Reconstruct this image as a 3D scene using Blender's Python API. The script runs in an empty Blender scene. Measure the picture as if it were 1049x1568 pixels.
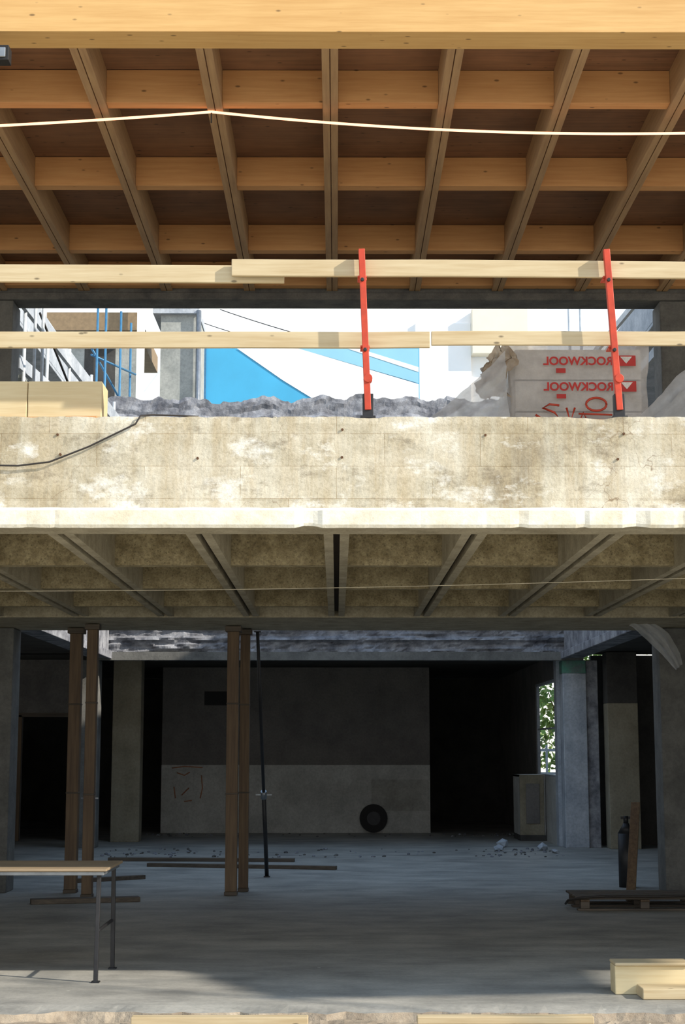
import bpy, bmesh, math, random
from mathutils import Vector, Matrix, noise
random.seed(7)
scn = bpy.context.scene

# ------------------------------------------------------------------ materials
def _nt(name):
    m = bpy.data.materials.new(name); m.use_nodes = True
    nt = m.node_tree; b = nt.nodes["Principled BSDF"]
    return m, nt, b
def lin(c):
    return tuple((x/12.92 if x <= .04045 else ((x+.055)/1.055)**2.4) for x in [v/255 for v in c]) + (1,)
def ramp(nt, src, stops, interp='LINEAR'):
    r = nt.nodes.new("ShaderNodeValToRGB"); r.color_ramp.interpolation = interp
    el = r.color_ramp.elements
    while len(el) < len(stops): el.new(.5)
    for e, (p, c) in zip(el, stops):
        e.position = p; e.color = c if len(c) == 4 else tuple(c)+(1,)
    nt.links.new(src, r.inputs[0]); return r.outputs[0]
def mapping(nt, scale=(1,1,1)):
    tc = nt.nodes.new("ShaderNodeTexCoord"); mp = nt.nodes.new("ShaderNodeMapping")
    mp.inputs["Scale"].default_value = scale
    nt.links.new(tc.outputs["Object"], mp.inputs[0]); return mp.outputs[0]
def noi(nt, vec, s, d=6, r=.6):
    n = nt.nodes.new("ShaderNodeTexNoise"); n.inputs["Scale"].default_value = s
    n.inputs["Detail"].default_value = d; n.inputs["Roughness"].default_value = r
    nt.links.new(vec, n.inputs["Vector"]); return n.outputs["Fac"]
def mix(nt, fac, a, b, mode='MIX'):
    m = nt.nodes.new("ShaderNodeMix"); m.data_type = 'RGBA'; m.blend_type = mode
    for s, v in ((m.inputs[0], fac), (m.inputs[6], a), (m.inputs[7], b)):
        if isinstance(v, (int, float, tuple)): s.default_value = v
        else: nt.links.new(v, s)
    return m.outputs[2]
def bump(nt, b, h, strength, dist=.01):
    bp = nt.nodes.new("ShaderNodeBump"); bp.inputs["Strength"].default_value = strength
    bp.inputs["Distance"].default_value = dist
    nt.links.new(h, bp.inputs["Height"]); nt.links.new(bp.outputs[0], b.inputs["Normal"])
W4 = (1,1,1,1); K4 = (0,0,0,1)

def wood(name, c1, c2, axis='x', knots=True, rough=.65, blot=.25):
    m, nt, b = _nt(name)
    sc = {'x': (1.2, 22, 22), 'y': (22, 1.2, 22), 'z': (22, 22, 1.2)}[axis]
    g = noi(nt, mapping(nt, sc), 1.6, 5)
    col = ramp(nt, g, [(.3, lin(c2)), (.68, lin(c1))])
    big = noi(nt, mapping(nt), 1.7, 3)
    col = mix(nt, blot, col, ramp(nt, big, [(.35, lin(c2)), (.65, lin(c1))]))
    if knots:
        kv = {'x': (3.4, 8, 8), 'y': (8, 3.4, 8), 'z': (8, 8, 3.4)}[axis]
        v = nt.nodes.new("ShaderNodeTexVoronoi"); v.inputs["Scale"].default_value = 1.4
        nt.links.new(mapping(nt, kv), v.inputs["Vector"])
        k = ramp(nt, v.outputs["Distance"], [(.06, (.8,.8,.8,1)), (.12, K4)])
        col = mix(nt, k, col, tuple(x*.25 for x in lin(c2)[:3])+(1,))
    nt.links.new(col, b.inputs["Base Color"]); b.inputs["Roughness"].default_value = rough
    bump(nt, b, g, .25, .004)
    return m
def conc(name, c1, c2, s=3, fine=40, rough=.85, bs=.35, streak=0, c3=None, pit=0, stretch=(1,1,1), fm=.35):
    m, nt, b = _nt(name); v = mapping(nt, stretch)
    n1 = noi(nt, v, s, 8, .65)
    col = ramp(nt, n1, [(.35, lin(c2)), (.62, lin(c1))])
    if streak:
        st = noi(nt, mapping(nt, (4, 4, .5)), 1.0, 6)
        col = mix(nt, streak, col, ramp(nt, st, [(.35, lin(c3 or c2)), (.65, lin(c1))]))
    f = noi(nt, v, fine, 4, .7)
    col = mix(nt, fm, col, ramp(nt, f, [(.3, (.35,.35,.35,1)), (.6, W4)]), 'MULTIPLY')
    if pit:
        vo = nt.nodes.new("ShaderNodeTexVoronoi"); vo.inputs["Scale"].default_value = pit
        nt.links.new(v, vo.inputs["Vector"])
        col = mix(nt, ramp(nt, vo.outputs["Distance"], [(.1, (.6,.6,.6,1)), (.3, K4)]), col, lin([x*.62 for x in c2]))
    nt.links.new(col, b.inputs["Base Color"]); b.inputs["Roughness"].default_value = rough
    bump(nt, b, f, bs, .01)
    return m
def plain(name, c, rough=.6, metal=0, var=.15, s=12):
    m, nt, b = _nt(name)
    n = noi(nt, mapping(nt), s, 5)
    col = ramp(nt, n, [(.3, lin([x*(1-var) for x in c])), (.7, lin(c))])
    nt.links.new(col, b.inputs["Base Color"]); b.inputs["Roughness"].default_value = rough
    b.inputs["Metallic"].default_value = metal
    return m

M = {}
M['glulam'] = wood('glulam_front', (212,172,112), (194,150,90), 'x')
M['rib'] = wood('glulam_rib', (206,156,102), (186,132,80), 'x')
M['joist'] = wood('glulam_joist', (178,145,106), (150,117,84), 'y', knots=False)
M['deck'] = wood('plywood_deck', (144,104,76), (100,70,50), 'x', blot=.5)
M['railw'] = wood('plank_wood', (204,188,154), (180,158,120), 'x')
M['stackw'] = wood('stack_wood', (222,206,166), (206,184,140), 'x', knots=False)
M['oldz'] = wood('old_timber_z', (120,98,72), (82,64,48), 'z', knots=False)
M['oldx'] = wood('old_timber_x', (104,92,78), (66,58,50), 'x', knots=False)
M['ply'] = wood('ply_top', (170,150,122), (130,114,92), 'x', knots=False)
M['waffle'] = conc('ceiling_slab', (184,174,150), (152,142,118), 4, 50, bs=.3, fm=.5)
M['woolface'] = conc('wood_wool', (182,168,134), (138,124,92), 9, 48, bs=1.0, pit=34, fm=.7)
M['slot'] = plain('dark_slot', (60,48,38), .9)
M['rust'] = plain('rusty_hole', (96,66,42), .9)
M['greybeam'] = conc('grey_beam', (112,110,106), (80,80,80), 4, 50)
M['bluegrey'] = conc('bluegrey_concrete', (164,166,172), (94,96,104), 4, 22, bs=1.0)
M['towerc'] = conc('tower_concrete', (180,182,176), (146,150,146), 2, 20)
M['lip'] = conc('white_lip', (234,230,216), (218,208,184), 5, 30, fm=.25)
M['apron'] = conc('front_apron', (176,162,142), (138,124,106), 4, 18, bs=1.0)
M['coolwhite'] = conc('cool_white', (196,202,208), (150,158,168), 3, 25, streak=.3)
M['col'] = conc('grey_column', (124,124,120), (88,88,86), 3, 30, streak=.3)
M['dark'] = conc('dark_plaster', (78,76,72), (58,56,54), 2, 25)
M['beige'] = conc('beige_plaster', (160,152,132), (128,120,100), 2, 25, streak=.3)
M['white_wall'] = conc('white_plaster', (206,206,200), (170,170,164), 1.5, 25, streak=.15)
M['patch'] = conc('grimy_patch', (188,187,180), (156,154,146), 1.5, 25)
M['mid_wall'] = conc('grey_plaster', (128,124,119), (104,101,98), 1.5, 25, streak=.15)
M['ext'] = plain('white_render', (252,251,249), .9, var=.02, s=2)
M['cream'] = plain('cream_render', (240,230,210), .9, var=.03, s=2)
M['blue'] = plain('blue_cladding', (72,178,224), .5, var=.06, s=1)
M['paleblue'] = plain('pale_blue_cladding', (150,208,232), .5, var=.05, s=1)
M['whitecl'] = plain('white_cladding', (250,250,250), .5, var=.02)
M['red'] = plain('red_paint', (204,68,40), .5, var=.15)
M['steel'] = plain('galvanised', (150,155,160), .4, .7)
M['whitesteel'] = plain('white_steel', (215,222,226), .5, 0)
M['darksteel'] = plain('dark_steel', (60,60,62), .5, .6)
M['black'] = plain('black_rubber', (22,20,20), .7)
M['cable'] = plain('cable_black', (50,44,40), .6)
M['bluesteel'] = plain('blue_steel', (70,130,170), .5, .2)
M['redprint'] = plain('red_print', (190,44,34), .6)
M['orange'] = plain('orange_spray', (202,140,108), .8)
M['green'] = conc('green_plaster', (90,150,130), (110,124,124), 5, 25)
M['leaf'] = plain('leaf', (120,160,60), .5, var=.5, s=2)
M['string'] = plain('white_string', (235,225,200), .7)
M['tan'] = plain('tan_panel', (150,128,98), .8)
M['rope'] = plain('cord_sunlight_glow', (255,215,190), .4)
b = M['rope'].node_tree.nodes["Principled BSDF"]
b.inputs["Emission Color"].default_value = (1,.46,.27,1); b.inputs["Emission Strength"].default_value = 2.2  # emission stands in for sunlight on the cord, not a lamp

# floor
m, nt, b = _nt('floor_concrete'); v = mapping(nt)
n1 = noi(nt, v, .7, 8, .62); n2 = noi(nt, mapping(nt, (1.0,1.8,1)), 1.3, 8, .65); n3 = noi(nt, v, 30, 5, .7)
col = ramp(nt, n1, [(.33, lin((134,132,126))), (.64, lin((178,176,168)))])
col = mix(nt, .4, col, ramp(nt, n2, [(.38, lin((108,110,108))), (.64, lin((198,195,186)))]))
col = mix(nt, .3, col, ramp(nt, n3, [(.3, (.4,.4,.4,1)), (.6, W4)]), 'MULTIPLY')
vs_ = nt.nodes.new("ShaderNodeTexVoronoi"); vs_.inputs["Scale"].default_value = 3.2; nt.links.new(v, vs_.inputs["Vector"])
col = mix(nt, ramp(nt, vs_.outputs["Distance"], [(.03, (.7,.7,.7,1)), (.05, K4)]), col, lin((200,198,190)))
nt.links.new(col, b.inputs["Base Color"]); b.inputs["Roughness"].default_value = .6
bump(nt, b, n3, .3, .006); M['floor'] = m
M['ground'] = conc('sandy_ground', (218,208,186), (188,176,152), 3, 18, bs=.8)

# front beam concrete : form panels, streaks, hairline cracks
m, nt, b = _nt('weathered_concrete'); v = mapping(nt)
n1 = noi(nt, v, 1.1, 12, .72)
col = ramp(nt, n1, [(.36, lin((146,138,120))), (.45, lin((184,176,154))), (.54, lin((206,199,180))), (.66, lin((220,217,204)))])
st = noi(nt, mapping(nt, (4, 1, .3)), 1.4, 7, .7)
col = mix(nt, .35, col, ramp(nt, st, [(.40, lin((174,152,114))), (.58, lin((220,215,200)))]))
sw = nt.nodes.new("ShaderNodeSeparateXYZ"); cb = nt.nodes.new("ShaderNodeCombineXYZ")
nt.links.new(v, sw.inputs[0]); nt.links.new(sw.outputs[0], cb.inputs[0]); nt.links.new(sw.outputs[2], cb.inputs[1])
br = nt.nodes.new("ShaderNodeTexBrick"); nt.links.new(cb.outputs[0], br.inputs["Vector"])
br.inputs["Scale"].default_value = 1; br.inputs["Brick Width"].default_value = .62; br.inputs["Row Height"].default_value = .213
br.inputs["Mortar Size"].default_value = .0025; br.inputs["Mortar Smooth"].default_value = .6
br.inputs["Color1"].default_value = (1,1,1,1); br.inputs["Color2"].default_value = (.80,.78,.73,1); br.inputs["Mortar"].default_value = (.55,.47,.36,1)
bm_ = noi(nt, v, 2.3, 2)
col = mix(nt, ramp(nt, bm_, [(.4, (.25,.25,.25,1)), (.58, (1,1,1,1))]), col, mix(nt, 1.0, col, br.outputs["Color"], 'MULTIPLY'))
vc = nt.nodes.new("ShaderNodeTexVoronoi"); vc.feature = 'DISTANCE_TO_EDGE'; vc.inputs["Scale"].default_value = 1.5
dn = nt.nodes.new("ShaderNodeTexNoise"); dn.inputs["Scale"].default_value = 5; nt.links.new(v, dn.inputs["Vector"])
va = nt.nodes.new("ShaderNodeVectorMath"); va.operation = 'MULTIPLY_ADD'
nt.links.new(dn.outputs["Color"], va.inputs[0]); va.inputs[1].default_value = (.5,.5,.5); nt.links.new(v, va.inputs[2])
nt.links.new(va.outputs[0], vc.inputs["Vector"])
ck = ramp(nt, vc.outputs["Distance"], [(0, W4), (.004, K4)])
ckm = mix(nt, 1.0, ck, ramp(nt, noi(nt, v, 1.3, 2), [(.46, K4), (.56, (.7,.7,.7,1))]), 'MULTIPLY')
col = mix(nt, ckm, col, lin((120,94,66)))
dk = noi(nt, mapping(nt, (1,1,1.8)), 2.6, 10, .75)
col = mix(nt, ramp(nt, dk, [(.53, K4), (.66, (.75,.75,.75,1))]), col, lin((122,110,90)))
wt = noi(nt, mapping(nt, (1.3,1,2.2)), 1.9, 9, .7)
col = mix(nt, ramp(nt, wt, [(.54, K4), (.64, (.8,.8,.8,1))]), col, lin((234,232,224)))
fn = noi(nt, v, 45, 5, .7)
col = mix(nt, .4, col, ramp(nt, fn, [(.3, (.45,.42,.36,1)), (.55, W4)]), 'MULTIPLY')
nt.links.new(col, b.inputs["Base Color"]); b.inputs["Roughness"].default_value = .9
bump(nt, b, fn, .45, .01); M['front'] = m

# translucent plastic sheeting: glossy surface mixed with translucency
def film(name, c, alpha, tr=.5):
    m, nt, b = _nt(name)
    n = noi(nt, mapping(nt), 6, 6, .7)
    cc = ramp(nt, n, [(.35, lin([x*.9 for x in c])), (.6, lin(c))])
    nt.links.new(cc, b.inputs["Base Color"])
    b.inputs["Roughness"].default_value = .25
    bump(nt, b, n, .5, .015)
    t = nt.nodes.new("ShaderNodeBsdfTranslucent"); nt.links.new(cc, t.inputs[0])
    mx = nt.nodes.new("ShaderNodeMixShader"); mx.inputs[0].default_value = tr
    nt.links.new(b.outputs[0], mx.inputs[1]); nt.links.new(t.outputs[0], mx.inputs[2])
    tp = nt.nodes.new("ShaderNodeBsdfTransparent"); m2 = nt.nodes.new("ShaderNodeMixShader"); m2.inputs[0].default_value = alpha
    nt.links.new(tp.outputs[0], m2.inputs[1]); nt.links.new(mx.outputs[0], m2.inputs[2])
    nt.links.new(m2.outputs[0], nt.nodes["Material Output"].inputs[0])
    return m
M['film'] = film('grey_film', (220,214,208), .5, .2)
M['tarp'] = film('white_tarp', (246,248,250), .72, .6)
M['flap'] = film('brown_film', (190,170,145), .9, .3)
M['wool'] = conc('insulation_batt', (228,222,214), (202,196,188), 6, 60)

# ------------------------------------------------------------------ mesh builder
class B:
    def __init__(s, name): s.name = name; s.bm = bmesh.new(); s.mats = []
    def mi(s, mat):
        if mat not in s.mats: s.mats.append(mat)
        return s.mats.index(mat)
    def face(s, pts, mat, smooth=False):
        f = s.bm.faces.new([s.bm.verts.new(p) for p in pts]); f.material_index = s.mi(mat); f.smooth = smooth; return f
    def box(s, x0,x1,y0,y1,z0,z1, mat):
        i = s.mi(mat)
        v = [s.bm.verts.new(p) for p in [(x0,y0,z0),(x1,y0,z0),(x1,y1,z0),(x0,y1,z0),(x0,y0,z1),(x1,y0,z1),(x1,y1,z1),(x0,y1,z1)]]
        for q in [(0,3,2,1),(4,5,6,7),(0,1,5,4),(1,2,6,5),(2,3,7,6),(3,0,4,7)]:
            s.bm.faces.new([v[k] for k in q]).material_index = i
        return s
    def bar(s, p0, p1, w, h, mat, up=(0,0,1)):
        p0 = Vector(p0); p1 = Vector(p1); d = (p1-p0).normalized(); u = Vector(up)
        if abs(d.dot(u)) > .98: u = Vector((0,1,0))
        a = d.cross(u).normalized(); c = a.cross(d).normalized(); i = s.mi(mat)
        vs = [s.bm.verts.new(p + a*sx*w/2 + c*sz*h/2) for p in (p0,p1) for sx,sz in ((-1,-1),(1,-1),(1,1),(-1,1))]
        for q in [(0,1,2,3),(7,6,5,4),(0,4,5,1),(1,5,6,2),(2,6,7,3),(3,7,4,0)]:
            s.bm.faces.new([vs[k] for k in q]).material_index = i
        return s
    def cyl(s, p0, p1, r, mat, n=12, r1=None):
        p0 = Vector(p0); p1 = Vector(p1); d = (p1-p0).normalized(); u = Vector((0,0,1))
        if abs(d.dot(u)) > .98: u = Vector((0,1,0))
        a = d.cross(u).normalized(); c = a.cross(d).normalized(); i = s.mi(mat); r1 = r if r1 is None else r1
        A = []; C = []
        for k in range(n):
            t = 2*math.pi*k/n; o = a*math.cos(t)+c*math.sin(t)
            A.append(s.bm.verts.new(p0+o*r)); C.append(s.bm.verts.new(p1+o*r1))
        for k in range(n):
            f = s.bm.faces.new([A[k],A[(k+1)%n],C[(k+1)%n],C[k]]); f.material_index = i; f.smooth = True
        s.bm.faces.new(A[::-1]).material_index = i; s.bm.faces.new(C).material_index = i
        return s
    def tube(s, pts, r, mat, n=8):
        i = s.mi(mat); rings = []; pts = [Vector(p) for p in pts]
        for k, p in enumerate(pts):
            d = (pts[min(k+1,len(pts)-1)]-pts[max(k-1,0)]).normalized()
            u = Vector((0,0,1)) if abs(d.z) < .9 else Vector((0,1,0))
            a = d.cross(u).normalized(); c = a.cross(d).normalized()
            rings.append([s.bm.verts.new(p + a*math.cos(2*math.pi*j/n)*r + c*math.sin(2*math.pi*j/n)*r) for j in range(n)])
        for R, S in zip(rings, rings[1:]):
            for j in range(n):
                f = s.bm.faces.new([R[j],R[(j+1)%n],S[(j+1)%n],S[j]]); f.material_index = i; f.smooth = True
        s.bm.faces.new(rings[0][::-1]).material_index = i; s.bm.faces.new(rings[-1]).material_index = i
        return s
    def loft(s, rings, mats, closed=True, cap=True, smooth=False):
        V = [[s.bm.verts.new(p) for p in r] for r in rings]; n = len(V[0])
        for R, S in zip(V, V[1:]):
            for j in range(n if closed else n-1):
                f = s.bm.faces.new([R[j],S[j],S[(j+1)%n],R[(j+1)%n]]); f.material_index = s.mi(mats[j % len(mats)]); f.smooth = smooth
        if cap and closed:
            s.bm.faces.new(V[0]).material_index = 0; s.bm.faces.new(V[-1][::-1]).material_index = 0
        return s
    def rock(s, c, r, mat, flat=.6):
        i = s.mi(mat)
        mt = Matrix.Translation(c) @ Matrix.Rotation(random.random()*6.28, 4, 'Z') @ Matrix.Diagonal((r*random.uniform(.7,1.3), r*random.uniform(.7,1.2), r*flat, 1))
        g = bmesh.ops.create_icosphere(s.bm, subdivisions=1, radius=1, matrix=mt)
        for v in g['verts']:
            v.co += noise.noise_vector(v.co*7/r*.1+Vector(c))*r*.35
            for f in v.link_faces: f.material_index = i
        return s
    def done(s, bevel=0, smooth=False):
        bmesh.ops.recalc_face_normals(s.bm, faces=s.bm.faces)
        me = bpy.data.meshes.new(s.name); s.bm.to_mesh(me); s.bm.free()
        for k in s.mats: me.materials.append(M[k])
        o = bpy.data.objects.new(s.name, me); scn.collection.objects.link(o)
        if bevel:
            bv = o.modifiers.new('bevel', 'BEVEL'); bv.width = bevel; bv.segments = 2; bv.limit_method = 'ANGLE'
        return o

def N(x, y=0, z=0): return noise.fractal(Vector((x,y,z)), 1.0, 2.0, 4)

# ------------------------------------------------------------------ ground & floors
g = B('ground'); 
for (x0,x1,y0,y1) in [(-40,40,-30,9.2),(-40,-9.3,9.2,70),(9.3,40,9.2,70),(-9.3,9.3,36.3,70)]:
    g.box(x0,x1,y0,y1,-.35,-.06,'ground')
g.done()
g = B('front_apron')
xs = [-9.3+i*.05 for i in range(373)]
g.loft([[(x,9.2,-.3)]+[(x, 9.2+.85*j/8, -.06+(.004 if j in (0,) else .02*N(x*3,j*.7)+.012*N(x*11,j*1.9))) for j in range(9)]+[(x,10.05,-.3)] for x in xs],['apron'])
g.done()
g = B('floor')
xs = [-9.3+i*.06 for i in range(311)]
g.loft([[(x, 10.13+.10*N(x*1.1,3)+.035*N(x*7,5), -.02+.01*N(x*9)), (x,10.32,0), (x,36.3,0), (x,36.3,-.3), (x,10.2,-.3), (x,10.08+.10*N(x*1.1,3),-.12)] for x in xs], ['floor','floor','floor','floor','floor','apron'])
g.done()

# ------------------------------------------------------------------ front slab edge beam
g = B('concrete_edge_beam')
zs = [3.13+.61*i/12 for i in range(13)]
rings = []
xs = [-9.3+i*.03 for i in range(621)]
for x in xs:
    chip = max(0, N(x*2.3,8)-.32)*.12 + max(0, N(x*8,2)-.34)*.08
    lipd = .05+.003*N(x*3,1) - chip*.5
    r = [(x, 10-lipd*.8, 3.0+chip*.35+.002*N(x*8)), (x, 10-lipd, 3.02+chip*.3), (x, 10-lipd, 3.112+.003*N(x*5,4)), (x,10-.01,3.135+.006*N(x*4,9))]
    for z in zs[1:]:
        e = 0
        if z > 3.70: e = .004+.02*max(0, N(x*2.7,5)-.1)+.010*max(0,N(x*9,6))
        r.append((x, 10+.007*N(x*2.5,z*6)+.003*N(x*11,z*14)+e*.8, z-(e if z > 3.72 else 0)))
    r += [(x,10.26,3.73),(x,10.26,3.0)]
    rings.append(r)
g.loft(rings, ['lip','lip','lip']+['front']*12+['front','waffle','waffle'])
for k in range(-5,6):
    for q,z in enumerate((3.63,3.47)):
        if (k*2+q) % 5 == 3: continue
        x = k*.905+.03+random.uniform(-.03,.03); zz = z+random.uniform(-.02,.02)
        g.cyl((x,9.99,zz),(x,10.03,zz),.008,'rust',10)
for x,r in ((-3.3,.03),(-1.9,.02),(-.4,.025),(.62,.02),(1.3,.025),(2.2,.02)): g.rock((x,10.08,3.735),r,'front')
g.done()

# ------------------------------------------------------------------ lower waffle slab
g = B('ceiling')
g.box(-9.3,9.3,10.26,18.6,3.28,3.73,'waffle')
for k in range(-9,10):
    x = k*.908
    g.box(x-.085,x-.022,10.26,16.75,3.0,3.279,'waffle')
    g.box(x+.022,x+.085,10.26,16.75,3.0,3.279,'waffle')
    g.box(x-.0215,x+.0215,10.26,16.75,3.06,3.278,'slot')
    for y in (12.2,14.0,15.75):
        g.box(x+.0855,x+.908-.0855,y,y+.12,3.02,3.277,'woolface')
g.box(-9.3,9.3,16.751,18.6,2.99,3.279,'waffle')
g.done()

# ------------------------------------------------------------------ upper timber ceiling
g = B('timber_roof')
g.box(-9.3,9.3,10.33,10.6,6.54,7.3,'glulam')
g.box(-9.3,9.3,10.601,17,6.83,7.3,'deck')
for k in range(-10,11):
    x = -.05+k*.9
    g.box(x-.06,x-.004,10.601,16.6,6.54,6.829,'joist')
    g.box(x+.004,x+.06,10.601,16.6,6.54,6.829,'joist')
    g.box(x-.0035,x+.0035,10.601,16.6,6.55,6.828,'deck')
    for y in (11.59,13.41,15.24,16.45):
        g.box(x+.0605,x+.8395,y,y+.12,6.56,6.826,'rib')
g.done(bevel=.003)
g = B('roof_edge_beam'); g.box(-9.3,9.3,16.61,16.95,6.44,6.82,'greybeam')
g.box(-9.3,9.3,16.58,16.60,6.44,6.52,'greybeam'); g.done(bevel=.01)

# ------------------------------------------------------------------ columns (upper and lower)
for sx in (-1,1):
    g = B('upper_column'); x0, x1 = sorted((sx*3.52, sx*3.95))
    g.box(x0,x1,16.6,17.0,3.74,6.435,'col'); g.done(bevel=.012)
    g = B('concrete_column'); x0, x1 = sorted((sx*3.72, sx*4.15))
    g.box(x0,x1,18.15,18.58,0,2.985,'col'); g.done(bevel=.012)
for sx in (-1,1):
    g = B('courtyard_side_beam'); x0, x1 = sorted((sx*3.78, sx*4.1))
    g.box(x0,x1,18.61,26.15,3.1,3.73,'bluegrey')
    x0, x1 = sorted((sx*3.72, sx*3.8)); g.box(x0,x1,18.61,26.15,3.08,3.2,'bluegrey'); g.done(bevel=.01)
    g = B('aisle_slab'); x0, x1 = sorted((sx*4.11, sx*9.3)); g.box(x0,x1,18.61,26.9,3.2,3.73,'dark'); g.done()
    g = B('upper_ring_slab'); x0, x1 = sorted((sx*4.0, sx*9.3)); g.box(x0,x1,17.05,30,6.95,7.5,'coolwhite')
    g.box(x0,x1,17.05,30,6.9,6.949,'coolwhite'); g.done(bevel=.01)
    g = B('ring_column'); x0, x1 = sorted((sx*4.05, sx*4.4)); g.box(x0,x1,25.8,26.15,3.74,6.89,'col'); g.done(bevel=.01)
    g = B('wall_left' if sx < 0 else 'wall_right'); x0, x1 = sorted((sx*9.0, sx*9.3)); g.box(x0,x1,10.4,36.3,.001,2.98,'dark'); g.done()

def rough_beam(name, x0, x1, y0, y1, z0, z1, top, face, mats, step=.05, lip=None, rows=10, ledges=()):
    g = B(name); n = int((x1-x0)/step); rings = []
    for i in range(n+1):
        x = x0+(x1-x0)*i/n
        t = top*(N(x*1.4,y0)+.5*N(x*5,y0+3))
        r = []
        for j in range(rows+1):
            z = z0+(z1-z0)*j/rows
            zz = z + (t*(j/rows)**3)
            fy = y0 + face*(N(x*1.2,z*9,y0)+.6*N(x*5,z*13))*(1 if j > 1 else .2)
            for a,c in ledges:
                if a <= z-z0 <= c: fy -= .06
            r.append((x, fy, zz))
        r += [(x,y1,z1+t*.5),(x,y1,z0)]
        rings.append(r)
    g.loft(rings, mats)
    if lip: g.box(x0,x1,y0-.06,y0+.02,z0-.02,z0+lip,'col')
    return g.done()
rough_beam('broken_courtyard_beam', -4.1, 4.1, 26.2, 26.65, 3.08, 3.78, .05, .07, ['bluegrey'], lip=.12, rows=20, ledges=((.3,.36),(.52,.6)))
rough_beam('wall_courtyard_upper', -4.05, 4.05, 26.3, 26.6, 3.9, 7.54, .13, .03, ['bluegrey'], rows=50, ledges=((3.2,3.34),))

# ------------------------------------------------------------------ back hall
g = B('wall_back')
g.box(-3.4,1.82,31,31.25,1.3,3.19,'mid_wall'); g.box(-3.4,1.82,30.985,31.25,0,1.299,'white_wall')
g.box(-2.58,-2.02,30.97,30.998,2.45,2.72,'black')
g.cyl((.72,30.90,.28),(.72,30.98,.28),.27,'black',32)
g.cyl((.72,30.88,.28),(.72,30.90,.28),.13,'darksteel',24)
g.box(.68,1.80,30.978,30.984,.42,1.02,'patch')
# faded orange spray: short strokes
for p in ([(-3.2,1.24),(-2.95,1.27),(-2.6,1.25)],[(-3.1,1.15),(-2.95,1.1),(-2.85,1.16)],[(-2.62,1.1),(-2.6,.85),(-2.64,.66)],[(-3.15,.88),(-3.12,.66)],[(-3.0,.72),(-2.86,.86)],[(-2.95,.6),(-2.8,.62)]):
    g.tube([(a,30.982,c) for a,c in p],.011,'orange')
g.done()
g = B('hall_pier'); g.box(-3.95,-3.45,28,28.4,0,3.19,'beige'); g.done(bevel=.01)
g = B('wall_hall_left')
g.box(-9,-5.62,28.3,28.5,0,3.19,'mid_wall'); g.box(-5.62,-4.65,28.3,28.5,2.17,3.19,'mid_wall'); g.box(-4.65,-4.25,28.3,28.5,0,3.19,'mid_wall')
g.box(-5.66,-5.6,28.26,28.3,0,2.2,'oldz'); g.box(-4.68,-4.62,28.26,28.3,0,2.2,'oldz'); g.box(-5.66,-4.62,28.26,28.3,2.17,2.24,'oldx')
g.done()
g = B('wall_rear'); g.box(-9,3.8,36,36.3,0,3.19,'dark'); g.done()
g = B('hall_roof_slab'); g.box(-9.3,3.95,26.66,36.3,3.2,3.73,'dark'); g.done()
g = B('wall_hall_right')
g.box(3.72,3.80,26.75,27.05,0,3.19,'coolwhite'); g.box(3.72,3.80,27.05,29.6,0,1.13,'white_wall'); g.box(3.72,3.80,27.05,29.6,2.8,3.19,'mid_wall')
g.box(3.72,3.80,29.6,36,0,3.19,'mid_wall')
g.done()
g = B('window_1')
for y in (27.06,29.55): g.box(3.74,3.79,y,y+.04,1.16,2.79,'coolwhite')
g.box(3.73,3.80,27.06,29.59,1.131,1.16,'coolwhite'); g.box(3.74,3.79,27.06,29.59,2.75,2.799,'coolwhite'); g.box(3.75,3.78,27.1,29.55,1.95,1.98,'coolwhite')
g.done()
g = B('sun_block_wall'); g.box(12,12.3,18,38,-.06,9.3,'ext'); g.box(11.9,12.4,18,38,9.3,9.4,'coolwhite'); g.done()  # unseen wall added to keep sun from entering the hall window
g = B('hall_cabinet')
g.box(3.25,3.68,28.3,28.34,.1,1.15,'beige'); g.box(3.25,3.29,28.34,29.3,.1,1.15,'white_wall'); g.box(3.25,3.71,28.34,29.3,1.11,1.15,'white_wall'); g.box(3.25,3.71,28.3,29.3,0,.1,'dark')
g.box(3.67,3.71,28.34,29.3,.1,1.11,'white_wall'); g.box(3.29,3.67,29.26,29.3,.1,1.11,'beige')
g.box(3.36,3.60,28.28,28.30,.3,1.0,'mid_wall')
g.done(bevel=.005)
g = B('courtyard_corner_column')
g.box(3.76,4.15,26.25,26.64,0,2.85,'coolwhite'); g.box(3.76,4.15,26.25,26.64,2.85,3.07,'green'); g.box(4.15,4.35,26.3,26.64,0,3.07,'bluegrey'); g.done(bevel=.012)
g = B('courtyard_corner_column'); g.box(-4.35,-3.95,26.3,26.64,0,3.07,'col'); g.done(bevel=.012)
g = B('wall_aisle_right'); g.box(4.36,9,27,27.2,0,3.19,'dark'); g.done()
g = B('aisle_pier'); g.box(4.45,4.95,26.0,26.4,0,2.35,'beige'); g.box(4.45,4.95,26.0,26.4,2.35,3.19,'dark'); g.done(bevel=.01)

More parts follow.
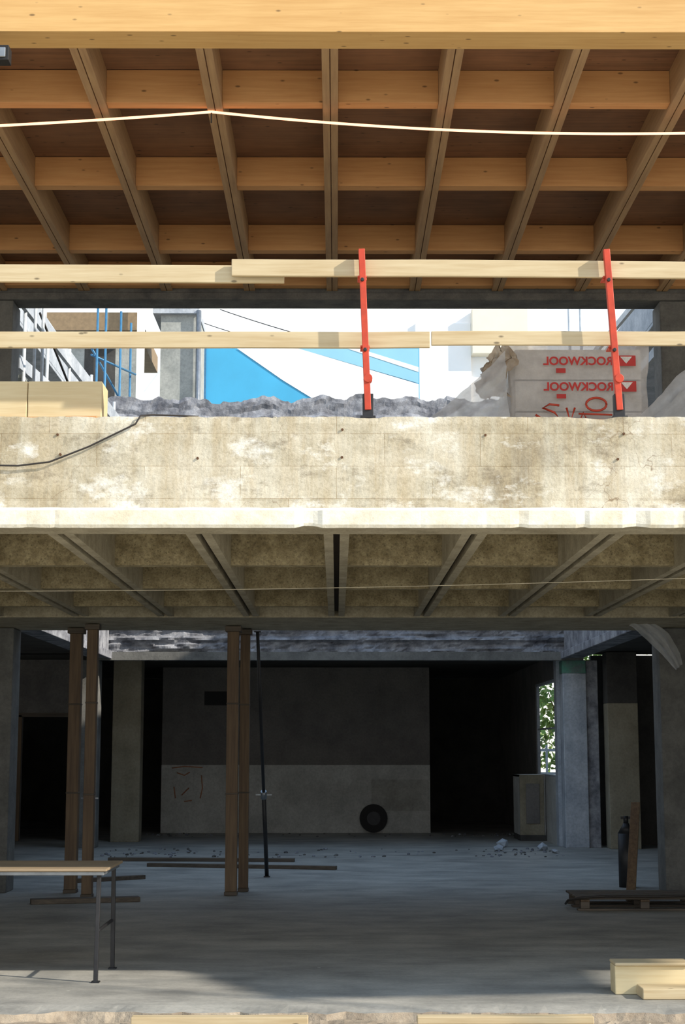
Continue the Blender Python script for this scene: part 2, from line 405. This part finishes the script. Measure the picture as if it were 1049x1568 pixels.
# ------------------------------------------------------------------ timber shores and steel props
def shore(name, x, y, w, ztop, mt='oldz', base=0):
    g = B(name); g.bar((x,y,0.04),(x,y,ztop-.06),w,w,mt)
    g.box(x-w*.7,x+w*.7,y-w*.7,y+w*.7,ztop-.06,ztop,'oldx'); g.box(x-w*.55,x+w*.55,y-w*.6,y+w*.6,0,.04,'oldx')
    for z in (1.1,2.1): g.box(x-w*.54,x+w*.54,y-w*.55,y+w*.55,z,z+.02,'oldx')
    return g.done(bevel=.006)
shore('timber_shore',-3.0,18.2,.135,2.98); shore('timber_shore',-2.72,17.6,.115,2.98)
shore('timber_shore',-1.17,17.9,.13,2.98); shore('timber_shore',-1.06,18.35,.11,2.98)
def prop(name, p0, p1):
    p0 = Vector(p0); p1 = Vector(p1); d = (p1-p0); g = B(name)
    mid = p0+d*.35
    g.cyl(p0,mid,.026,'darksteel'); g.cyl(mid,p1,.02,'darksteel'); g.cyl(mid-d.normalized()*.05,mid+d.normalized()*.05,.038,'steel')
    g.bar(mid+Vector((-.1,0,0)),mid+Vector((.1,0,0)),.015,.015,'steel')
    for p in (p0,p1):
        g.box(p.x-.04,p.x+.04,p.y-.04,p.y+.04,p.z-.006,p.z+.006,'darksteel')
    return g.done()
prop('steel_prop',(-.88,20.4,.006),(-.93,18.55,2.97)); prop('steel_prop',(-2.84,18.4,.006),(-2.84,18.4,2.97))

# ------------------------------------------------------------------ guard rail upstairs
def plank(name, x0, x1, y, z, h=.12, t=.028, tilt=0, mt='railw', warp=.006):
    g = B(name); n = 24; R = []
    for i in range(n+1):
        x = x0+(x1-x0)*i/n; dz = tilt*(i/n-.5)+warp*N(x*.8,z)
        R.append([(x,y,z-h/2+dz),(x,y+t,z-h/2+dz),(x,y+t,z+h/2+dz),(x,y,z+h/2+dz)])
    g.loft(R,[mt]); return g.done(bevel=.004)
plank('guardrail_plank',-4.2,-.35,10.16,4.745)
plank('guardrail_plank',-.70,3.6,10.11,4.765,.115,tilt=-.02)
plank('guardrail_plank',-4.0,.62,10.16,4.29,.11,tilt=.01)
plank('guardrail_plank',.63,4.1,10.165,4.305,.095,tilt=.0)
def redpost(xb, xt, ztop, name='red_guard_post'):
    g = B(name)
    y = 10.06
    g.bar((xb,y,3.79),(xt,y,ztop),.042,.042,'red',up=(0,1,0))
    g.box(xb-.05,xb+.05,y-.03,y+.07,3.732,3.75,'darksteel'); g.box(xb-.035,xb+.035,y-.01,y+.05,3.75,3.9,'darksteel')
    for z in (4.29,4.765):
        xx = xb+(xt-xb)*(z-3.79)/(ztop-3.79)
        g.box(xx-.03,xx+.03,y+.021,y+.045,z-.09,z-.06,'red'); g.box(xx-.03,xx+.03,y-.0,y+.13,z-.075,z-.063,'red'); 
        g.cyl((xx,y-.04,z-.1),(xx,y,z-.1),.012,'darksteel')
    g.cyl((xb+.0,y-.03,4.0),(xb+.0,y+.03,4.0),.03,'red')
    return g.done(bevel=.003)
redpost(.205,.165,4.88); redpost(1.85,1.79,4.88)

g = B('timber_stack')
g.box(-2.13,-1.62,10.62,10.9,3.86,4.115,'stackw'); g.box(-3.9,-2.135,10.62,10.9,3.86,4.115,'stackw')
g.box(-3.9,-1.70,10.91,11.2,3.86,4.11,'stackw'); 
g.box(-1.86,-1.64,10.56,11.25,3.735,3.859,'rib'); g.box(-3.3,-3.1,10.56,11.25,3.735,3.859,'rib'); g.box(-3.9,-1.63,10.60,10.63,3.82,3.859,'rib')
g.done(bevel=.006)

# ------------------------------------------------------------------ insulation pallets and tarps upstairs
def crumple(name, x0,x1,y0,y1,z0,z1, amp, mt, inner=True):
    g = B(name); n = 60
    per = []
    for i in range(n): per.append((x0+(x1-x0)*i/n, y0))
    for i in range(n//2): per.append((x1, y0+(y1-y0)*i/(n//2)))
    for i in range(n): per.append((x1-(x1-x0)*i/n, y1))
    for i in range(n//2): per.append((x0, y1-(y1-y0)*i/(n//2)))
    rings = []
    cx, cy = (x0+x1)/2, (y0+y1)/2
    Z = [z0+(z1-z0)*j/30 for j in range(31)]
    for j, z in enumerate(Z):
        rings.append([(px+amp*N(px*2,py*2,z*2), py+amp*.6*N(px*1.5+9,py*3,z*4+3)-amp*.7*abs(math.sin((px*.6+z)*9+2*N(px*2,z*2))), z if j == 0 else z+amp*.6*N(px*3,py*3,3)) for px,py in per])
    for k in (.8,.5,.2):
        rings.append([(cx+(px-cx)*k, cy+(py-cy)*k, z1+amp*.5*N(px*3*k,py*3*k,7)) for px,py in per])
    g.loft(rings,[mt],smooth=True)
    if inner:
        h = (z1-z0-.16)/4
        for q in range(4):
            g.box(x0+.05,x1-.05,y0+.06,y1-.06,z0+.14+q*h,z0+.125+(q+1)*h,'wool')
        for xx in (x0+.06,(x0+x1)/2-.05,x1-.16): g.box(xx,xx+.1,y0+.05,y1-.05,z0,z0+.13,'oldx')
    return g.done()
crumple('wrapped_insulation_pallet',1.46,2.62,12.9,13.9,3.735,4.98,.03,'film')
g = B('plastic_sheet_heap'); n = 44; rings = []
for i in range(n+1):
    t = i/n; x = 2.22+1.6*t; h = .2+.72*min(1,t*2.8)**.8
    r = []
    for s in range(17):
        q = s/16; f = .05*abs(math.sin(t*26+q*5+3*N(t*3,q*2)))
        r.append((x+.03*N(t*6,s*.6)+.03*q, 11.95+.55*q+(.07*N(t*5,q*7,2)+f)*q, 3.745+h*q**.7+.05*N(t*6,q*8,5)*q))
    rings.append(r)
g.loft(rings,['tarp'],closed=False,smooth=True); g.done()
def lettering(txt, size, x, y, z, name, mirror=True):
    cu = bpy.data.curves.new(name,'FONT'); cu.body = txt; cu.size = size; cu.offset = .0035; cu.extrude = 0
    o = bpy.data.objects.new(name, cu); scn.collection.objects.link(o)
    bpy.context.view_layer.update()
    me = bpy.data.meshes.new_from_object(o); bpy.data.objects.remove(o)
    s = -1 if mirror else 1
    for v in me.vertices:
        px, py = v.co.x, v.co.y
        v.co = Vector((x+s*px, y, z+py))
    me.materials.append(M['redprint'])
    return me
parent = bpy.data.objects['wrapped_insulation_pallet']
for i,(x,z) in enumerate([(2.32,4.79),(2.32,4.57)]):
    me = lettering('ROCKWOOL',.098,x,12.855,z,'print_line')
    o = bpy.data.objects.new('print_line_%d'%(i+1),me); scn.collection.objects.link(o); o.parent = parent
g = B('print_logo')
for z in (4.78,4.56):
    g.face([(2.35,12.855,z),(2.51,12.855,z),(2.51,12.855,z+.09),(2.35,12.855,z+.09)],'redprint'); g.face([(2.38,12.853,z+.08),(2.48,12.853,z+.08),(2.43,12.853,z+.02)],'wool')
    g.face([(1.84,12.855,z-.06),(1.92,12.855,z-.06),(1.92,12.855,z-.02),(1.84,12.855,z-.02)],'redprint')
o = g.done(); o.parent = parent
g = B('spray_marks')
def ring(cx,cz,rx,rz,y,n=20): return [(cx+rx*math.cos(t*2*math.pi/n),y,cz+rz*math.sin(t*2*math.pi/n)) for t in range(n+1)]
y = 12.85
g.tube(ring(2.17,4.45,.085,.055,y),.010,'red')
g.tube([(1.86,y,4.44),(1.78,y,4.45),(1.72,y,4.42),(1.82,y,4.38),(1.86,y,4.33),(1.74,y,4.31),(1.66,y,4.36)],.010,'red')
g.tube([(1.92,y,4.42),(1.95,y,4.30),(1.99,y,4.42)],.009,'red'); g.tube([(2.02,y,4.29),(2.06,y,4.38),(2.1,y,4.29)],.009,'red')
g.tube([(2.02,y,4.37),(2.3,y,4.36)],.008,'red'); g.tube([(2.1,y,4.32),(2.32,y,4.31)],.008,'red')
o = g.done(); o.parent = parent
g = B('white_tarp'); n = 44; rings = []
for i in range(n+1):
    t = i/n; r = []
    for j in range(n+1):
        s = j/n
        x = .54+.86*t; zt = 4.17+ .70*(t**1.25)
        z = 3.745 + (zt-3.745)*s
        fold = abs(math.sin((x*.9-z*1.1)*13+2*N(x*2,z*2)))*.07
        r.append((x+.03*N(t*3,s*2,2)*s, 12.28+.38*s+fold*(.3+.7*s)+.03*N(x*3,s*2), z+.015*N(x*9,3)*s))
    rings.append(r)
g.loft(rings,['tarp'],closed=False,smooth=True)
g.done()
g = B('torn_wrap_flap'); n = 20; rings = []
for i in range(n+1):
    t = i/n; r = []
    for s in range(n+1):
        q = s/n
        r.append((1.20+.26*t+.06*N(t*3,q*3)-.05*math.sin(q*5), 12.84+.06*N(t*4,q*6,4)-.04*abs(math.sin(t*9+q*4)), 4.50+.46*q*(.62+.38*math.sin(2.4*t+.3))+.05*N(t*5,q*3,8)))
    rings.append(r)
g.loft(rings,['flap'],closed=False,smooth=True); g.done()

# ------------------------------------------------------------------ cables, sunlit cord, flood lamp
def sag(p0,p1,s,n=24):
    p0=Vector(p0);p1=Vector(p1); return [p0.lerp(p1,i/n)-Vector((0,0,s*4*(i/n)*(1-i/n))) for i in range(n+1)]
g = B('sunlit_cord')
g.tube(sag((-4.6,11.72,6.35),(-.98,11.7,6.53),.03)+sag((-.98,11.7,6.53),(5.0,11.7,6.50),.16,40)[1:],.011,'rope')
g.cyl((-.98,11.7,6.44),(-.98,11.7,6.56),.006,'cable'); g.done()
g = B('hanging_cable')
g.tube([(-2.4,9.975,3.41),(-2.05,9.975,3.405),(-1.85,9.975,3.43),(-1.6,9.975,3.53),(-1.42,9.975,3.62),(-1.3,9.975,3.68),(-1.27,9.98,3.735),(-1.2,10.02,3.75),(-1.0,10.05,3.75),(-.9,10.05,3.745)],.006,'cable'); g.done()
g = B('taut_string'); g.tube(sag((-4,13.2,2.92),(4,12.2,2.97),.05),.003,'string'); g.done()
g = B('red_hose'); g.tube([(-4,10.35,3.75),(-2.6,10.3,3.75),(-1.6,10.32,3.755),(-.9,10.28,3.75)],.012,'redprint'); g.done()
g = B('site_floodlight'); g.box(-2.52,-2.25,10.2,10.3,6.27,6.38,'black'); g.box(-2.5,-2.27,10.19,10.2,6.29,6.36,'steel')
g.bar((-2.4,10.3,6.33),(-2.4,10.36,6.54),.03,.03,'black'); g.done(bevel=.01)

# ------------------------------------------------------------------ courtyard clutter, upper left/right
g = B('site_walkway')
g.bar((-3.75,18.2,6.92),(-3.45,25,6.72),.05,.20,'coolwhite'); g.bar((-3.78,18.2,6.15),(-3.5,25,6.38),.05,.16,'coolwhite')
for y in (18.4,19.6,20.9,22.4,24.2):
    x = -3.76+.3*(y-18.2)/6.8; g.cyl((x,y,3.74),(x,y,7.0),.022,'whitesteel')
for k in range(14):
    y = 18.4+k*.48; x = -3.76+.3*(y-18.2)/6.8; g.box(x-.5,x,y,y+.25,6.0+.03*k,6.04+.03*k,'towerc')
g.done()
g = B('white_scaffold_frame')
for x in (-3.47,-3.38): g.cyl((x,17.6,3.74),(x,17.6,6.9),.018,'whitesteel')
g.cyl((-3.47,17.6,5.2),(-3.38,17.6,5.2),.014,'whitesteel'); g.cyl((-3.44,17.7,6.6),(-3.1,21,5.2),.014,'darksteel'); g.done()
g = B('stair_stringer')
g.bar((3.9,18.0,6.4),(3.9,26,6.5),.04,.12,'coolwhite'); g.bar((3.6,18.0,6.9),(3.3,25,6.9),.04,.08,'whitesteel')
for y in (18.4,20.4,22.4,24.4): g.cyl((3.9,y,3.74),(3.9,y,6.9),.022,'steel')
for x in (3.05,3.2): g.cyl((x,20,3.74),(x,20,8.0),.02,'whitesteel')
g.done()
g = B('scaffold_tubes')
for x,y in ((-4.15,27.5),(-3.98,28.2),(-4.3,27.5),(-3.9,29)):
    g.cyl((x,y,3.73),(x,y,9.6),.022,'bluesteel')
for z in (7.9,8.6): g.cyl((-4.4,27.5,z),(-3.8,29,z),.02,'bluesteel')
g.cyl((-4.5,27.4,8.9),(-3.9,28.9,7.8),.02,'bluesteel')
g.done()
g = B('timber_annex'); g.box(-5.6,-3.85,29.5,33,9.6,9.95,'tan'); g.box(-5.2,-3.85,29.8,30,3.73,9.6,'towerc'); g.box(-4.9,-4.3,29.79,29.8,7.6,9.3,'dark')
g.bar((-3.75,29.3,3.73),(-3.75,29.3,10.4),.14,.1,'ext'); g.done()
g = B('grey_stair_tower'); g.box(-3.45,-2.72,30,31.5,3.74,10.05,'towerc'); g.box(-3.6,-2.7,29.9,31.6,10.05,10.2,'coolwhite'); g.cyl((-2.70,29.9,3.74),(-2.70,29.9,10.1),.05,'steel'); g.done()
g = B('white_building')
g.box(-9,6.2,45,50,-.06,14.5,'ext'); g.box(6.2,14,47,52,-.06,13.0,'ext')
g.box(3.95,5.6,44.6,45,13.0,14.35,'cream')
g.box(2.3,3.95,44.9,45,11.2,14.0,'ext')
g.done(bevel=.02)
g = B('blue_facade_panel')
y = 40
g.box(-3.42,2.16,y,y+.3,-.06,12.0,'blue')
g.box(-3.47,-3.40,y-.05,y,7,12.03,'bluesteel')
g.face([(-2.6,y-.02,11.95),(-1.0,y-.02,11.95),(2.14,y-.02,11.0),(2.14,y-.02,9.4),(.2,y-.02,10.1),(-1.4,y-.02,11.1)],'whitecl')
g.face([(-1.0,y-.021,11.95),(2.14,y-.021,11.95),(2.14,y-.021,11.02)],'paleblue')
g.face([(.3,y-.03,11.94),(.6,y-.03,11.94),(2.14,y-.03,11.45),(2.14,y-.03,11.32)],'whitecl')
g.done()
g = B('overhead_cables')
g.tube(sag((-3.4,44.55,14.3),(.3,40.1,12.02),.05),.014,'darksteel',6); g.tube(sag((-4.4,44.55,14.1),(-1.0,40.1,12.02),.1),.012,'darksteel',6)
g.done()

# ------------------------------------------------------------------ trees outside window
g = B('tree_foliage')
for k in range(3200):
    c = Vector((5.6+random.gauss(0,1.2), 41+random.gauss(0,1.0), 3.0+random.gauss(0,1.3)))
    if c.z < .7 or c.x < 4.0 or c.y < 38.6 or c.y > 44.2: continue
    d = Vector((random.uniform(-1,1),random.uniform(-1,1),random.uniform(-1,1))).normalized()*random.uniform(.06,.13)
    e = d.cross(Vector((random.uniform(-1,1),random.uniform(-1,1),random.uniform(-1,1)))).normalized()*d.length*.6
    g.face([c-d,c+e,c+d,c-e],'leaf')
g.cyl((5.8,41,-.06),(5.9,41,3),.12,'oldz')
for q in range(8):
    g.cyl((5.8,41,1.5+q*.2),(5.8+random.uniform(-1.5,1.5),41+random.uniform(-1,1),3+random.uniform(0,1.5)),.04,'oldz',6,.01)
g.done()
g = B('garden_fence')
for x in [4.0+.25*k for k in range(16)]: g.box(x,x+.05,38,38.03,-.06,1.7,'coolwhite')
for z in (.5,1.0,1.55): g.box(4,8.3,38.03,38.06,z,z+.06,'coolwhite')
g.done()

# unseen scaffold added far right; its deck shades the middle of the front floor
g = B('added_shade_scaffold')
P = [(9.6,6.3),(11.9,6.5),(11.9,8.0),(9.6,7.8)]
for (x,y) in P:
    g.cyl((x,y,-.06),(x,y,7.9),.024,'steel'); g.box(x-.08,x+.08,y-.08,y+.08,-.06,-.04,'darksteel')
for z in (2.2,4.5,6.7,7.8):
    for a,c in zip(P,P[1:]+P[:1]): g.cyl((a[0],a[1],z),(c[0],c[1],z),.02,'steel')
for k in range(5):
    o = k*.3; g.bar((9.65-.16*k,6.36+o,6.76),(12.0,6.60+o,6.76),.298,.04,'railw')
g.done()

# ------------------------------------------------------------------ trestle table left
g = B('trestle_table')
g.box(-3.3,-1.60,11.2,12.05,.758,.776,'ply'); g.box(-3.28,-1.62,11.22,11.25,.73,.757,'steel'); g.box(-3.28,-1.62,11.99,12.02,.73,.757,'steel'); g.box(-1.66,-1.62,11.26,11.99,.73,.757,'steel')
for xb in (-1.67,-3.15):
    g.bar((xb,11.28,0),(xb+.0,11.34,.73),.03,.03,'darksteel'); g.bar((xb+.02,11.97,0),(xb+.02,11.93,.73),.03,.03,'darksteel')
    g.bar((xb+.01,11.3,.35),(xb+.01,11.95,.35),.02,.02,'darksteel')
    g.box(xb-.03,xb+.03,11.25,11.31,0,.01,'darksteel'); g.box(xb-.01,xb+.05,11.94,12.0,0,.01,'darksteel')
g.done(bevel=.004)

g = B('wooden_pallet')
for k in range(6): g.box(2.42,3.75,16.15+k*.15,16.15+k*.15+.1,.11,.132,'oldx')
for x in (2.45,3.05,3.62):
    g.box(x,x+.09,16.15,17.0,.09,.109,'oldz')
    for y in (16.16,16.53,16.9): g.box(x,x+.09,y,y+.09,.022,.089,'oldx')
for y in (16.15,16.53,16.9): g.box(2.42,3.75,y,y+.1,.0,.021,'oldx')
g.done(bevel=.004)
g = B('black_strap'); g.tube([(2.36,16.6,.03),(2.33,16.2,.1),(2.45,16.05,.14),(2.7,16.1,.15),(3.2,16.05,.15),(3.8,16.1,.16)],.012,'cable'); g.done()
g = B('leaning_plank'); g.bar((3.15,17.25,.02),(3.38,18.05,1.0),.10,.035,'oldz'); g.done(bevel=.004)
g = B('gas_bottle')
g.cyl((3.42,18.9,0),(3.42,18.9,.62),.1,'darksteel',20); g.cyl((3.42,18.9,.62),(3.42,18.9,.74),.1,'darksteel',20,.03); g.cyl((3.42,18.9,.74),(3.42,18.9,.82),.03,'darksteel'); g.bar((3.36,18.9,.8),(3.48,18.9,.8),.03,.03,'darksteel'); g.done()
for (x0,y0,x1,y1,w,z) in [(-3.2,16.9,-2.1,17.2,.16,.05),(-2.6,22.2,.0,21.6,.10,.05),(-3.3,23.3,-.6,23.1,.12,.05),(-3.2,19.5,-2.4,20.1,.08,.05)]:
    g = B('loose_board'); g.bar((x0,y0,z/2),(x1,y1,z/2),w,z,'oldx'); g.done(bevel=.004)
g = B('hanging_plastic_sheet'); n = 24; rings = []
for i in range(n+1):
    t = i/n
    xc = 3.28+.50*t; zc = 2.97-.50*t**1.3; wd = .05+.12*math.sin(math.pi*min(1,t*.8+.1))
    rings.append([(xc+wd*(s/8)*.9+.01*N(t*5,s), 17.6+.06*math.sin(s*1.8+t*4), zc+wd*(s/8)*.8) for s in range(9)])
g.loft(rings,['tarp'],closed=False,smooth=True); g.done()

# ------------------------------------------------------------------ rubble
g = B('rubble')
for k in range(220):
    y = random.uniform(24.0,26.0) if random.random() < .7 else random.uniform(29.6,30.7)
    x = random.choice([random.gauss(3.0,.5), random.gauss(-3.1,.6), random.uniform(-3.5,3.5)])
    if abs(x) > 3.6: continue
    r = random.uniform(.012,.035)
    g.rock((x,y,r*.3),r,random.choice(['bluegrey','greybeam']))
for (x,y,r) in [(3.3,25.7,.12),(2.75,26.5,.15),(2.6,25.6,.10),(3.4,25.0,.09)]:
    g.rock((x,y,r*.4),r,'coolwhite',.5)
g.done()
g = B('gravel')
for k in range(300):
    x = random.uniform(-3.6,3.6); y = random.uniform(9.25,9.8)
    r = random.uniform(.006,.018); g.rock((x,y,-.045+r*.5),r,random.choice(['ground','apron','apron','greybeam']))
g.done()
g = B('edge_timber'); g.box(-1.24,-.17,9.84,9.94,-.045,.0,'railw'); g.done(bevel=.005)
g = B('edge_timber'); g.box(.49,1.56,9.86,9.95,-.045,.0,'railw'); g.done(bevel=.005)
g = B('timber_offcut')
g.box(1.84,2.34,10.72,10.9,0.001,.185,'stackw'); g.box(1.98,2.5,10.5,10.715,0.001,.07,'railw'); g.box(1.84,2.34,10.70,10.92,.186,.206,'railw')
g.done(bevel=.006)

# ------------------------------------------------------------------ camera
cd = bpy.data.cameras.new('camera'); cam = bpy.data.objects.new('camera', cd); scn.collection.objects.link(cam)
cd.sensor_fit = 'VERTICAL'; cd.sensor_height = 36; cd.lens = 36*3600/2344
cam.location = (0,0,1.6); cam.rotation_euler = (math.radians(98.58),0,math.radians(-.22))
cd.clip_end = 500; scn.camera = cam

# ------------------------------------------------------------------ light
sd = bpy.data.lights.new('sun','SUN'); sd.energy = 5.8; sd.angle = math.radians(.8); sd.color = (1,.91,.78)
so = bpy.data.objects.new('sun', sd); scn.collection.objects.link(so)
so.rotation_euler = Vector((1.5,-.64,1.0)).to_track_quat('Z','Y').to_euler(); so.location = (20,-5,20)
w = bpy.data.worlds.new('sky'); scn.world = w; w.use_nodes = True; nt = w.node_tree
bg = nt.nodes['Background']
tc = nt.nodes.new('ShaderNodeTexCoord'); sx = nt.nodes.new('ShaderNodeSeparateXYZ'); nt.links.new(tc.outputs['Generated'], sx.inputs[0])
c = ramp(nt, sx.outputs[2], [(0,(1.0,.97,.93,1)),(.3,(.86,.94,1,1)),(.8,(.46,.68,1,1))])
nt.links.new(c, bg.inputs[0]); bg.inputs[1].default_value = 1.25
scn.view_settings.view_transform = 'Standard'
scn.view_settings.exposure = 0.0
